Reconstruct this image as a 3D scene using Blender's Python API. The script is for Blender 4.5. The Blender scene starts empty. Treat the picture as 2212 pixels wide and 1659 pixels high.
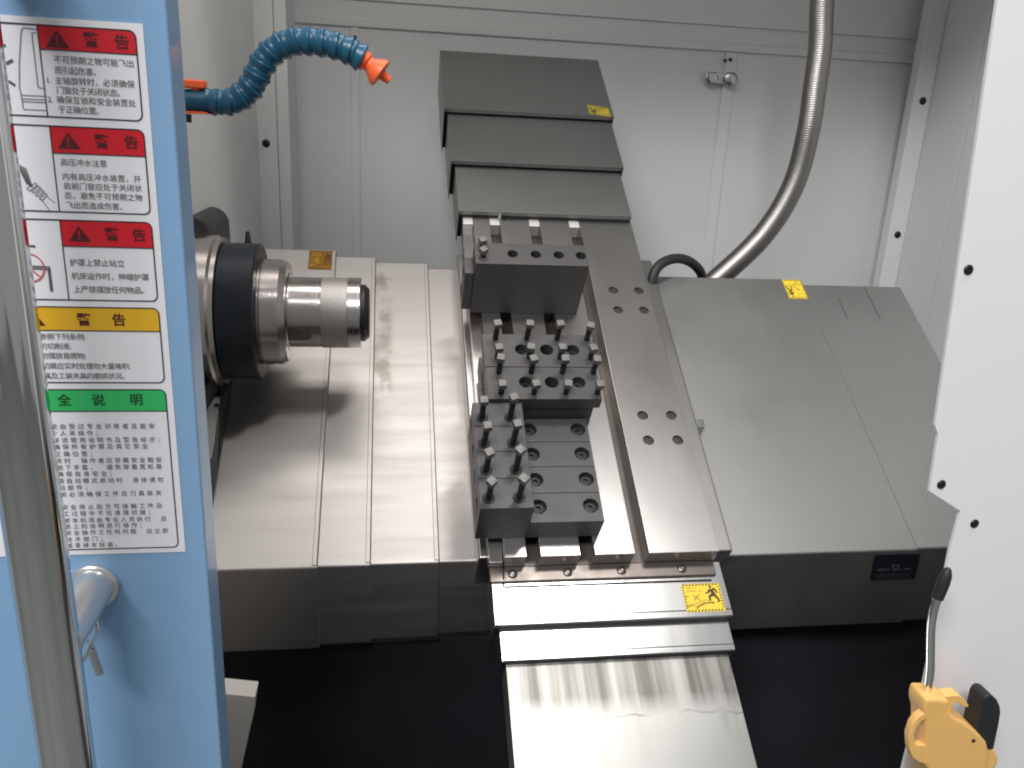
import bpy, bmesh, math, random
from mathutils import Vector, Matrix, Quaternion
random.seed(7)
R = math.radians
sc = bpy.context.scene
COL = sc.collection
H = 1.5                       # camera height above the shop floor
TH = R(34.0146)               # slant of the lathe bed

# ------------------------------------------------------------------ camera
cam = bpy.data.cameras.new('camera'); camo = bpy.data.objects.new('camera', cam); COL.objects.link(camo)
pitch, yaw, roll = R(-17.43893), R(8.98751), R(2.86050)
fw = Vector((math.sin(yaw)*math.cos(pitch), math.cos(yaw)*math.cos(pitch), math.sin(pitch)))
r_ = Vector((math.cos(yaw), -math.sin(yaw), 0)); u_ = r_.cross(fw)
rr = math.cos(roll)*r_ + math.sin(roll)*u_; uu = -math.sin(roll)*r_ + math.cos(roll)*u_
m = Matrix((rr, uu, -fw)).transposed().to_4x4(); m.translation = Vector((0, 0, H))
camo.matrix_world = m
cam.sensor_width = 36; cam.lens = 1761.61/2212*36; cam.clip_start = .02; cam.clip_end = 60
sc.camera = camo

# ------------------------------------------------------------------ light
world = bpy.data.worlds.new('World'); sc.world = world; world.use_nodes = True
bg = world.node_tree.nodes['Background']; bg.inputs[0].default_value = (.95, .97, 1.0, 1); bg.inputs[1].default_value = .27
def area(name, loc, target, sx, sy, power, col=(1, 1, 1)):
    l = bpy.data.lights.new(name, 'AREA'); l.shape = 'RECTANGLE'; l.size = sx; l.size_y = sy; l.energy = power; l.color = col
    o = bpy.data.objects.new(name, l); COL.objects.link(o); o.location = loc
    o.rotation_euler = (Vector(target)-Vector(loc)).to_track_quat('-Z', 'Y').to_euler()
    return o
area('work_lamp', (.05, 1.27, H+.735), (.05, 1.28, H-.5), .55, .20, 2.9, (1, .95, .90))
area('shop_lamp_near', (.70, .22, H+2.3), (.35, .75, H-.5), .60, .22, 26, (1, .97, .94))
area('shop_lamp_far', (-1.3, -2.0, H+3.2), (.5, .9, H-.3), 2.4, .8, 215, (1, 1, 1))
sc.view_settings.view_transform = 'Standard'; sc.view_settings.look = 'None'
sc.cycles.filter_width = 2.0
sc.view_settings.exposure = 0; sc.view_settings.gamma = 1

# ------------------------------------------------------------------ materials
def pmat(name, col, rough=.5, metal=0., scale=(8, 8, 8), cvar=.12, rvar=.08, bump=0., bscale=None, detail=6, spec=.5,
         col2=None, coat=0.):
    m = bpy.data.materials.new(name); m.use_nodes = True
    nt = m.node_tree; N = nt.nodes; L = nt.links; b = N['Principled BSDF']
    tc = N.new('ShaderNodeTexCoord'); mp = N.new('ShaderNodeMapping'); mp.inputs['Scale'].default_value = scale
    L.new(tc.outputs['Object'], mp.inputs['Vector'])
    nz = N.new('ShaderNodeTexNoise'); nz.inputs['Scale'].default_value = 1; nz.inputs['Detail'].default_value = detail
    nz.inputs['Roughness'].default_value = .6
    L.new(mp.outputs[0], nz.inputs['Vector'])
    mx = N.new('ShaderNodeMix'); mx.data_type = 'RGBA'
    c2 = col2 or tuple(c*(1-cvar) for c in col)
    c1 = col if col2 else tuple(min(1, c*(1+cvar*.6)) for c in col)
    mx.inputs[6].default_value = (*c1, 1); mx.inputs[7].default_value = (*c2, 1)
    mr = N.new('ShaderNodeMapRange'); mr.inputs[1].default_value = .3; mr.inputs[2].default_value = .7
    L.new(nz.outputs['Fac'], mr.inputs[0]); L.new(mr.outputs[0], mx.inputs[0]); L.new(mx.outputs[2], b.inputs['Base Color'])
    m2 = N.new('ShaderNodeMapRange'); m2.inputs[1].default_value = .3; m2.inputs[2].default_value = .7
    m2.inputs[3].default_value = max(.02, rough-rvar); m2.inputs[4].default_value = min(1, rough+rvar)
    L.new(nz.outputs['Fac'], m2.inputs[0]); L.new(m2.outputs[0], b.inputs['Roughness'])
    b.inputs['Metallic'].default_value = metal; b.inputs['Specular IOR Level'].default_value = spec
    b.inputs['Coat Weight'].default_value = coat
    if bump:
        mp2 = N.new('ShaderNodeMapping'); mp2.inputs['Scale'].default_value = bscale or scale
        L.new(tc.outputs['Object'], mp2.inputs['Vector'])
        n2 = N.new('ShaderNodeTexNoise'); n2.inputs['Scale'].default_value = 1; n2.inputs['Detail'].default_value = 3
        L.new(mp2.outputs[0], n2.inputs['Vector'])
        bp = N.new('ShaderNodeBump'); bp.inputs['Strength'].default_value = bump; bp.inputs['Distance'].default_value = .001
        L.new(n2.outputs['Fac'], bp.inputs['Height']); L.new(bp.outputs[0], b.inputs['Normal'])
    return m
M = {}
M['table'] = pmat('ground_steel', (.58, .56, .545), .30, 1, (9, 5, 9), .05, .03)
M['slot'] = pmat('slot_steel', (.13, .115, .105), .42, .9, (40, 10, 40), .2, .08)  # darker copy of the table steel, slot shade put into the colour
M['panel'] = pmat('satin_stainless', (.525, .50, .48), .47, 1, (4, 50, 50), .05, .04)
M['lower'] = pmat('lower_stainless', (.74, .735, .725), .22, 1, (50, 4, 4), .04, .02)
M['upper'] = pmat('shaded_cover_steel', (.30, .305, .295), .42, .9, (6, 6, 6), .08, .05)  # shaded copy of the cover steel; dark ceiling reflection put into the colour
M['rcov'] = pmat('grey_satin_sheet', (.42, .417, .41), .46, 1, (7, 4, 7), .08, .05)
M['oxide'] = pmat('black_oxide_steel', (.080, .077, .076), .42, .12, (25, 25, 25), .10, .05)
M['tabscrew'] = pmat('oiled_screw', (.09, .085, .075), .4, .7, (90, 90, 90), .3)
M['alu'] = pmat('pale_alloy', (.74, .71, .68), .5, .5, (60, 60, 60), .1)
M['post'] = pmat('brushed_handle_post', (.74, .72, .70), .30, .85, (60, 60, 60), .04, .04)
M['olive'] = pmat('dull_yellow_vinyl', (.32, .27, .035), .5, 0, (60, 60, 60), .15)
M['bar'] = pmat('shade_brown_steel', (.20, .175, .16), .34, .9, (30, 30, 30), .2, .06)  # brown shade below the table front and in the spindle slot, as colour
M['bolt'] = pmat('dark_bolt_steel', (.035, .034, .036), .45, .4, (80, 80, 80), .2, .08)
M['bolthead'] = pmat('bolt_head_steel', (.22, .215, .21), .5, .6, (120, 120, 120), .2, .08)
M['bore'] = pmat('dark_bore', (.015, .015, .016), .5, .3)  # near-black, for hole bottoms and painted shadow discs at bolt feet
M['white'] = pmat('white_enamel', (.66, .665, .66), .38, 0, (3, 3, 3), .04, .05, .04, (120, 120, 120))
M['whitefront'] = pmat('white_front_enamel', (.82, .82, .83), .42, 0, (3, 3, 3), .02, .04, .03, (160, 160, 160))
M['beige'] = pmat('cream_paint', (.74, .71, .66), .5, 0, (9, 9, 9), .06)
M['blue'] = pmat('blue_enamel', (.225, .39, .60), .36, 0, (4, 4, 4), .05, .05, .05, (140, 140, 140), coat=.25)
M['concrete'] = pmat('shop_floor_paint', (.16, .17, .165), .45, 0, (2, 2, 2), .2)
M['pan'] = pmat('dark_pan_paint', (.028, .027, .034), .45, 0, (5, 5, 5), .3, .1)
M['chute'] = pmat('dark_chute', (.09, .09, .11), .4, 0, (5, 5, 5), .2, .1)
M['chrome'] = pmat('chrome', (.80, .79, .77), .09, 1, (4, 4, 2), .02, .01)
M['spin'] = pmat('polished_spindle', (.60, .555, .53), .25, 1, (300, 6, 6), .06, .04)
M['spinmatte'] = pmat('ground_matte_band', (.50, .47, .45), .55, .9, (200, 200, 200), .05, .05)
M['blackring'] = pmat('blued_steel_ring', (.022, .028, .036), .42, .4, (30, 30, 30), .2, .07)
M['dark'] = pmat('dark_casting', (.032, .035, .037), .5, .2, (30, 30, 30), .2, .08)
M['hose'] = pmat('blue_hose_plastic', (.010, .090, .165), .36, 0, (40, 40, 40), .15, .06)
M['orange'] = pmat('orange_plastic', (.95, .14, .035), .42, 0, (20, 20, 20), .06)
M['rubber'] = pmat('black_rubber', (.018, .019, .022), .55, 0, (60, 60, 60), .2)
M['braid'] = pmat('braided_steel', (.30, .285, .275), .40, 1, (500, 500, 900), .25, .08, .2, (700, 700, 900))
M['zinc'] = pmat('zinc_plate', (.55, .57, .56), .3, 1, (60, 60, 60), .15)
M['yellowgun'] = pmat('amber_plastic', (.87, .51, .165), .45, 0, (16, 16, 16), .04, .05, .04, (260, 260, 260))
M['screw'] = pmat('black_screw', (.03, .03, .03), .38, .6, (90, 90, 90), .2)
M['paper'] = pmat('white_vinyl', (.80, .79, .82), .35, 0, (5, 5, 5), .02)
M['ink'] = pmat('black_ink', (.022, .02, .024), .45, 0, (50, 50, 50), .1)
M['inkgrey'] = pmat('grey_ink', (.10, .095, .10), .5, 0, (50, 50, 50), .1)
M['red'] = pmat('red_ink', (.62, .010, .022), .4, 0, (9, 9, 9), .05)
M['redink'] = pmat('dark_red_ink', (.085, .008, .010), .45, 0, (9, 9, 9), .1)
M['amber'] = pmat('amber_ink', (.74, .42, .020), .4, 0, (9, 9, 9), .05)
M['green'] = pmat('green_ink', (.035, .47, .13), .4, 0, (9, 9, 9), .05)
M['greenink'] = pmat('dark_green_ink', (.008, .085, .02), .45, 0, (9, 9, 9), .1)
M['pink'] = pmat('pink_ink', (.62, .10, .12), .45, 0, (9, 9, 9), .1)
M['yellow'] = pmat('yellow_vinyl', (.80, .60, .05), .3, 0, (60, 60, 60), .08)
M['ochre'] = pmat('ochre_ink', (.50, .28, .03), .45, 0, (60, 60, 60), .1)
M['brown'] = pmat('brown_ink', (.085, .032, .015), .45, 0, (60, 60, 60), .1)
M['foil'] = pmat('gold_foil_vinyl', (.62, .33, .06), .16, .7, (70, 70, 70), .3, .08, .9, (160, 160, 160))
M['plate'] = pmat('black_nameplate', (.012, .013, .02), .35, .1, (30, 30, 30), .2)
M['plateink'] = pmat('faded_plate_ink', (.075, .072, .085), .5, 0, (300, 300, 300), .5)

# streaked stainless on the lowest telescopic section: wiped coolant tracks and a dried edge (real stains)
def streaked():
    m = pmat('streaked_stainless', (.56, .555, .53), .44, 1, (50, 4, 4), .04, .04)
    nt = m.node_tree; N = nt.nodes; L = nt.links; b = N['Principled BSDF']
    tc = next(n for n in N if n.type == 'TEX_COORD')
    src = b.inputs['Base Color'].links[0].from_socket
    def noise(scale, detail=4):
        mp = N.new('ShaderNodeMapping'); mp.inputs['Scale'].default_value = scale
        L.new(tc.outputs['Object'], mp.inputs['Vector'])
        n = N.new('ShaderNodeTexNoise'); n.inputs['Scale'].default_value = 1; n.inputs['Detail'].default_value = detail
        L.new(mp.outputs[0], n.inputs['Vector']); return n.outputs['Fac']
    def rng(s, a, b_, c=0, d=1):
        q = N.new('ShaderNodeMapRange'); q.inputs[1].default_value = a; q.inputs[2].default_value = b_
        q.inputs[3].default_value = c; q.inputs[4].default_value = d; L.new(s, q.inputs[0]); return q.outputs[0]
    def mul(a, b_):
        q = N.new('ShaderNodeMath'); q.operation = 'MULTIPLY'; L.new(a, q.inputs[0]); L.new(b_, q.inputs[1]); return q.outputs[0]
    def mxx(a, b_):
        q = N.new('ShaderNodeMath'); q.operation = 'MAXIMUM'; L.new(a, q.inputs[0]); L.new(b_, q.inputs[1]); return q.outputs[0]
    sx = N.new('ShaderNodeSeparateXYZ'); L.new(tc.outputs['Object'], sx.inputs[0])
    wob = N.new('ShaderNodeMath'); wob.operation = 'ADD'; L.new(sx.outputs['Y'], wob.inputs[0])
    L.new(rng(noise((28, 3, 1), 3), .3, .7, -.0045, .0045), wob.inputs[1])
    streak = mul(rng(noise((46, 1.2, 1), 3), .34, .60, .22, 1), rng(wob.outputs[0], .094, .122))
    edge = N.new('ShaderNodeMath'); edge.operation = 'COMPARE'; edge.inputs[1].default_value = .094; edge.inputs[2].default_value = .0016
    L.new(wob.outputs[0], edge.inputs[0])
    e2 = mul(edge.outputs[0], rng(noise((14, 20, 1)), .44, .62, 0, .55))
    side = mul(rng(sx.outputs['X'], .27, .305), mul(rng(noise((30, 9, 1), 6), .42, .58), rng(wob.outputs[0], .05, .09)))
    fac = mxx(mxx(streak, e2), side)
    f2 = N.new('ShaderNodeMath'); f2.operation = 'MULTIPLY'; f2.inputs[1].default_value = .86; L.new(fac, f2.inputs[0])
    mx = N.new('ShaderNodeMix'); mx.data_type = 'RGBA'; L.new(f2.outputs[0], mx.inputs[0]); L.new(src, mx.inputs[6])
    mx.inputs[7].default_value = (.13, .12, .108, 1); L.new(mx.outputs[2], b.inputs['Base Color'])
    return m
M['streak'] = streaked()
def stained():
    m = pmat('stained_stainless', (.525, .50, .48), .47, 1, (4, 50, 50), .05, .04)
    nt = m.node_tree; N = nt.nodes; L = nt.links; b = N['Principled BSDF']
    tc = next(n for n in N if n.type == 'TEX_COORD'); src = b.inputs['Base Color'].links[0].from_socket
    sx = N.new('ShaderNodeSeparateXYZ'); L.new(tc.outputs['Object'], sx.inputs[0])
    mp = N.new('ShaderNodeMapping'); mp.inputs['Scale'].default_value = (30, 26, 26); L.new(tc.outputs['Object'], mp.inputs['Vector'])
    n = N.new('ShaderNodeTexNoise'); n.inputs['Scale'].default_value = 1; n.inputs['Detail'].default_value = 5; L.new(mp.outputs[0], n.inputs['Vector'])
    def rng(s_, a, b_, c=0, d=1):
        q = N.new('ShaderNodeMapRange'); q.inputs[1].default_value = a; q.inputs[2].default_value = b_; q.inputs[3].default_value = c; q.inputs[4].default_value = d
        q.interpolation_type = 'SMOOTHSTEP'; L.new(s_, q.inputs[0]); return q.outputs[0]
    def mul(*x):
        o = x[0]
        for y in x[1:]:
            q = N.new('ShaderNodeMath'); q.operation = 'MULTIPLY'; L.new(o, q.inputs[0])
            if isinstance(y, float): q.inputs[1].default_value = y
            else: L.new(y, q.inputs[1])
            o = q.outputs[0]
        return o
    f = mul(rng(sx.outputs['X'], .062, .046), rng(sx.outputs['Y'], .13, .24), rng(sx.outputs['Y'], .50, .42), rng(n.outputs['Fac'], .40, .60), .6)
    mx = N.new('ShaderNodeMix'); mx.data_type = 'RGBA'; L.new(f, mx.inputs[0]); L.new(src, mx.inputs[6]); mx.inputs[7].default_value = (.24, .20, .165, 1)
    L.new(mx.outputs[2], b.inputs['Base Color']); return m
M['stained'] = stained()

# ------------------------------------------------------------------ builders
BASE = {}
class MB:
    def __init__(self): self.v = []; self.f = []
    def add(self, vs, fs):
        o = len(self.v); self.v += [tuple(p) for p in vs]; self.f += [tuple(i+o for i in f) for f in fs]; return self
    def box(self, x0, x1, y0, y1, z0, z1):
        return self.add([(x0, y0, z0), (x1, y0, z0), (x1, y1, z0), (x0, y1, z0), (x0, y0, z1), (x1, y0, z1), (x1, y1, z1), (x0, y1, z1)],
                        [(0, 3, 2, 1), (4, 5, 6, 7), (0, 1, 5, 4), (1, 2, 6, 5), (2, 3, 7, 6), (3, 0, 4, 7)])
    def prism(self, poly, axis, a0, a1):
        def p3(q, a): return {'x': (a, q[0], q[1]), 'y': (q[0], a, q[1]), 'z': (q[0], q[1], a)}[axis]
        n = len(poly)
        vs = [p3(q, a0) for q in poly]+[p3(q, a1) for q in poly]
        return self.add(vs, [tuple(range(n))[::-1], tuple(range(n, 2*n))]+[(i, (i+1) % n, n+(i+1) % n, n+i) for i in range(n)])
    def flat(self, poly, axis, a):
        def p3(q): return {'x': (a, q[0], q[1]), 'y': (q[0], a, q[1]), 'z': (q[0], q[1], a)}[axis]
        return self.add([p3(q) for q in poly], [tuple(range(len(poly)))])
    def lathe(self, prof, n=32, mat=None, caps=True):
        mat = mat or Matrix.Identity(4); vs = []; fs = []
        for a, r in prof:
            for i in range(n):
                t = 2*math.pi*i/n; vs.append(mat @ Vector((r*math.cos(t), r*math.sin(t), a)))
        for j in range(len(prof)-1):
            for i in range(n):
                fs.append((j*n+i, j*n+(i+1) % n, (j+1)*n+(i+1) % n, (j+1)*n+i))
        if caps: fs += [tuple(range(n))[::-1], tuple(range((len(prof)-1)*n, len(prof)*n))]
        return self.add(vs, fs)
    def cyl(self, p0, p1, r, n=20, r1=None):
        p0 = Vector(p0); p1 = Vector(p1); d = p1-p0
        mt = Matrix.Translation(p0) @ d.to_track_quat('Z', 'Y').to_matrix().to_4x4()
        return self.lathe([(0, r), (d.length, r if r1 is None else r1)], n, mt)
    def tube(self, pts, r, n=12):
        pts = [Vector(p) for p in pts]; k = len(pts); rs = r if isinstance(r, (list, tuple)) else [r]*k
        t = [(pts[min(i+1, k-1)]-pts[max(i-1, 0)]).normalized() for i in range(k)]
        up = Vector((0, 0, 1)) if abs(t[0].z) < .9 else Vector((1, 0, 0))
        a = t[0].cross(up).normalized(); vs = []; fs = []
        for i in range(k):
            a = (a-t[i]*a.dot(t[i])).normalized(); b = t[i].cross(a)
            for j in range(n):
                q = 2*math.pi*j/n; vs.append(pts[i]+rs[i]*(math.cos(q)*a+math.sin(q)*b))
        for i in range(k-1):
            for j in range(n): fs.append((i*n+j, i*n+(j+1) % n, (i+1)*n+(j+1) % n, (i+1)*n+j))
        fs += [tuple(range(n))[::-1], tuple(range((k-1)*n, k*n))]
        return self.add(vs, fs)
    def mesh(self, off=(0, 0, 0), bevel=0, seg=2, smooth=38, recalc=True):
        bm = bmesh.new(); o = Vector(off)
        vv = [bm.verts.new(Vector(p)-o) for p in self.v]
        for f in self.f:
            try: bm.faces.new([vv[i] for i in f])
            except ValueError: pass
        if recalc: bmesh.ops.recalc_face_normals(bm, faces=bm.faces)
        if bevel:
            ed = [e for e in bm.edges if len(e.link_faces) == 2 and e.calc_face_angle(0) > R(30)]
            bmesh.ops.bevel(bm, geom=ed, offset=bevel, segments=seg, affect='EDGES', profile=.6, clamp_overlap=True)
        me = bpy.data.meshes.new('m'); bm.to_mesh(me); bm.free()
        if smooth:
            for p in me.polygons: p.use_smooth = True
            me.set_sharp_from_angle(angle=R(smooth))
        return me
    def build(self, name, mat, parent=None, bevel=0, seg=2, smooth=38, cut=None, recalc=True, base=None):
        off = BASE[root(parent)] if parent else (base or (0, 0, 0))
        me = self.mesh(off, bevel, seg, smooth, recalc)
        if cut: me = boolean(me, cut.mesh(off, smooth=0), smooth)
        me.name = name; me.materials.clear(); me.materials.append(M[mat])
        o = bpy.data.objects.new(name, me); COL.objects.link(o)
        if (bevel or cut) and smooth:
            wn = o.modifiers.new('weighted_normals', 'WEIGHTED_NORMAL'); wn.keep_sharp = True; wn.weight = 60
        if parent: o.parent = parent
        else: o.location = (off[0], off[1], off[2]+H); BASE[o] = off
        return o
def root(o):
    while o.parent: o = o.parent
    return o
def boolean(me, cutme, smooth):
    a = bpy.data.objects.new('a', me); b = bpy.data.objects.new('b', cutme); COL.objects.link(a); COL.objects.link(b)
    md = a.modifiers.new('x', 'BOOLEAN'); md.operation = 'DIFFERENCE'; md.object = b; md.solver = 'EXACT'
    dg = bpy.context.evaluated_depsgraph_get(); dg.update()
    out = bpy.data.meshes.new_from_object(a.evaluated_get(dg))
    bpy.data.objects.remove(a); bpy.data.objects.remove(b)
    for p in out.polygons: p.use_smooth = True
    out.set_sharp_from_angle(angle=R(smooth or 30))
    return out
ROT = Matrix.Rotation(TH, 4, 'X')
def tag(o, label, cat, group=None, kind=None):
    o['label'] = label
    if cat: o['category'] = cat
    if group: o['group'] = group
    if kind: o['kind'] = kind
    return o
def thing(name, label, cat, base=(0, 0, 0), slide=False, group=None):
    o = bpy.data.objects.new(name, None); COL.objects.link(o); o.empty_display_size = .05
    BASE[o] = base
    p = Vector(base)
    if slide: p = ROT @ p; o.rotation_euler = (TH, 0, 0)
    o.location = p+Vector((0, 0, H))
    return tag(o, label, cat, group)
def put(name, me, mat, parent, loc, rot=(0, 0, 0), scale=1):
    if not me.materials: me.materials.append(M[mat])
    o = bpy.data.objects.new(name, me); COL.objects.link(o); o.parent = parent
    o.location = Vector(loc)-Vector(BASE[root(parent)]); o.rotation_euler = rot; o.scale = (scale,)*3
    return o
def copy_tree(o, parent=None):
    c = o.copy(); COL.objects.link(c); c.parent = parent
    for ch in list(o.children): copy_tree(ch, c)
    return c
def struct(o): o['kind'] = 'structure'; return o
def spline(pts, n):
    P = [Vector(p) for p in pts]; out = []
    for i in range(len(P)-1):
        a, b, c, d = P[max(i-1, 0)], P[i], P[i+1], P[min(i+2, len(P)-1)]
        for j in range(n):
            t = j/n
            out.append(.5*((2*b)+(c-a)*t+(2*a-5*b+4*c-d)*t*t+(3*b-a-3*c+d)*t**3))
    return out+[P[-1]]
def resample(pts, step):
    out = [pts[0]]; acc = 0
    for a, b in zip(pts, pts[1:]):
        L = (b-a).length
        while acc+L >= step:
            a = a+(b-a)*((step-acc)/L); out.append(a); L = (b-a).length; acc = 0
        acc += L
    return out
def rrect(x0, x1, y0, y1, r, n=4, corners=(1, 1, 1, 1)):
    out = []
    for (cx, cy, a0, on) in ((x1-r, y1-r, 0, corners[0]), (x0+r, y1-r, 90, corners[1]), (x0+r, y0+r, 180, corners[2]), (x1-r, y0+r, 270, corners[3])):
        if on: out += [(cx+r*math.cos(R(a0+90*i/n)), cy+r*math.sin(R(a0+90*i/n))) for i in range(n+1)]
        else: out.append((cx+r*(1 if a0 in (0, 270) else -1), cy+r*(1 if a0 in (0, 90) else -1)))
    return out

# shared small hardware meshes (origin on the surface, axis +z)
def capscrew(r, h):
    q = r*.52
    b = MB().lathe([(-.004, r), (h*.8, r), (h, r*.88), (h, q), (h*.25, q*.95)], 20, caps=False)
    b.lathe([(h*.25, q*.95), (h*.25, .0002)], 20, caps=False)
    return b.mesh(smooth=30)
def domescrew(r, h):
    b = MB().lathe([(0, r), (h*.45, r*.93), (h*.8, r*.7), (h, r*.42), (h*.45, r*.34), (h*.4, .0002)], 18, caps=False)
    return b.mesh(smooth=50)
ME_CAP = capscrew(.0072, .004); ME_FLUSH = capscrew(.0078, -.0005+.001); ME_DOME = domescrew(.0062, .0022); ME_DOME_S = domescrew(.0034, .0025); ME_BAR = domescrew(.0062, .0022)

# ================================================================== SETTING
WY = 2.08
w = MB().box(-.60, 1.36, WY, WY+.02, -1.3, .75).build('back_wall', 'white', base=(.4, WY, -.3)); struct(w)
for a in ((-.30, 1.36, .2045, .2235),):
    MB().box(a[0], a[1], WY-.007, WY-.0005, a[2], a[3]).build('rib', 'white', w, bevel=.003)
for x0, x1 in ((-.0905, -.0705), (.823, .853)):
    MB().box(x0, x1, WY-.006, WY-.0005, -1.2, .2035).build('rib', 'white', w, bevel=.003)
MB().box(-.60, 1.36, WY-.006, WY-.0005, .262, .70).build('upper_panel', 'white', w, bevel=.002)
for x, z in ((-.0805, .181), (.8201, .183), (.8338, .186)):
    put('screw', ME_DOME_S, 'screw', w, (x, WY-.0095, z), (R(90), 0, 0), 1.3)
# left wall beside the headstock, with a folded front-facing flange at its back
lw = MB().prism([(-.33, .66), (-.29, .66), (-.29, 1.68), (-.277, 1.862), (-.277, 1.875), (-.33, 1.875)], 'z', -1.3, .75).build('left_wall', 'white', base=(-.3, 1.3, -.3), bevel=.003); struct(lw)
MB().box(-.2775, -.2375, 1.868, 1.9, -1.3, .75).build('flange', 'white', lw, bevel=.003)
MB().prism([(-.2372, 1.880), (-.2125, 1.880), (-.2125, 2.05), (-.2372, 2.05)], 'z', -1.3, .75).build('corner_strip', 'white', lw, bevel=.002)
for z in (-.057, .33): put('screw', ME_DOME, 'screw', lw, (-.2606, 1.8675, z), (R(90), 0, 0), 1.35)
# right wall: flange, side sheet and the lower front sheet with a visible joint
rw = MB().box(1.345, 1.375, 1.846, 2.075, -1.3, .75).build('right_wall', 'white', base=(1.35, 1.5, -.3), bevel=.003); struct(rw)
MB().box(1.296, 1.3445, 1.998, 2.03, -1.3, .75).build('flange', 'white', rw, bevel=.004)
MB().box(1.343, 1.375, .66, 1.840, -1.3, .258).build('side_sheet', 'white', rw, bevel=.002)
MB().box(1.350, 1.375, .66, 1.844, .2625, .75).build('upper_sheet', 'white', rw, bevel=.002)
for z in (.1126, -.2203): put('screw', ME_DOME, 'screw', rw, (1.322, 1.9975, z), (R(90), 0, 0), 1.5)
rf = MB().box(-.60, 1.40, 1.115, 2.12, .75, .78).build('shade_roof', 'white', base=(.4, 1.6, .76)); struct(rf)  # added unseen roof; front edge placed to shade the upper back wall
struct(MB().box(-.60, 1.50, .60, .64, -1.33, -.66).build('unseen_apron', 'pan', base=(.4, .62, -1.33)))  # unseen apron, given dark paint so the bed fronts reflect dark
sf = MB().box(-4, 4, -5, .60, -1.52, -1.5).build('shop_floor', 'concrete', base=(0, -2, -1.5)); struct(sf)
# chip pan below the bed
fl = MB().box(-.62, 1.40, .60, 2.1, -1.33, -1.30).build('floor', 'pan', base=(.4, 1.3, -1.3)); struct(fl)
MB().prism([(1.07, -.75), (1.09, -.75), (1.09, -1.3), (1.07, -1.3)], 'x', -.32, 1.34).build('bed_skirt', 'pan', fl)
ch = MB().add([(.52, .70, -1.28), (1.34, .70, -1.02), (1.34, 1.065, -.99), (.52, 1.065, -1.15), (.52, .70, -1.3), (1.34, .70, -1.3), (1.34, 1.065, -1.3), (.52, 1.065, -1.3)],
              [(0, 1, 2, 3), (4, 7, 6, 5), (0, 4, 5, 1), (1, 5, 6, 2), (2, 6, 7, 3), (3, 7, 4, 0)]).build('chip_chute', 'chute', base=(.9, .9, -1.2))
tag(ch, 'dark sloping chip chute in the black pan at lower right', 'chip chute')

# ================================================================== WAY COVERS (spindle-axis telescopic covers)
CT, ST = math.cos(TH), math.sin(TH)
def yz(s, w): return (s*CT-w*ST, s*ST+w*CT)
def cover_panel(name, mat, parent, u0, u1, s0, s1, w, zb=-.7275, t=None):
    a = yz(s1, w); b = yz(s0, w)
    bk = yz(s1, w-.05)
    poly = [a, b, (b[0], zb), (b[0]+.05, zb), (bk[0], bk[1])]
    return MB().prism(poly, 'x', u0, u1).build(name, mat, parent, bevel=.0028, seg=3)
lc = thing('telescopic_way_cover', 'satin stainless telescopic way cover under the spindle, left of the cross slide', 'way cover', (-.05, 1.1, -.6))
steps = [(-.252, -.0978, .5200, 1.166, -1.070), (-.13, -.0249, .5250, 1.157, -1.077), (-.05, .0730, .5296, 1.1515, -1.084), (.05, .150, .5337, 1.1448, -1.091)]
for i, (u0, u1, s0, s1, ww) in enumerate(steps):
    p = cover_panel('cover_panel', 'stained' if i == 2 else 'panel', lc, u0, u1, s0, s1, ww)
    if i < 3:   # rolled wiper edge of each section
        a = yz(s1-.002, ww+.0012); b = yz(s0+.002, ww+.0012)
        e = MB().box(u1-.0075, u1-.0012, s0+.003, s1-.003, ww+.0002, ww+.0016)
        e.v = [(x, *yz(y, z)) for x, y, z in e.v]; e.build('wiper_lip', 'panel', p, bevel=.0005, seg=1)
rcv = thing('fixed_way_cover', 'grey satin sheet way cover on the right of the cross slide', 'way cover', (.75, 1.1, -.6))
rp1 = cover_panel('cover_panel', 'rcov', rcv, .44, .8165, .5197, 1.1158, -1.070)
rp2 = cover_panel('cover_panel', 'rcov', rcv, .79, 1.031, .5235, 1.1047, -1.0735)
for (u, sa, sb) in ((.881, 1.067, 1.01), (.950, 1.102, 1.015)):
    q = MB().box(u-.0004, u+.0004, sb, sa, -1.0733, -1.0730); q.v = [(x, *yz(y, z)) for x, y, z in q.v]; q.build('scratch', 'slot', rcv, smooth=0)

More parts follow.
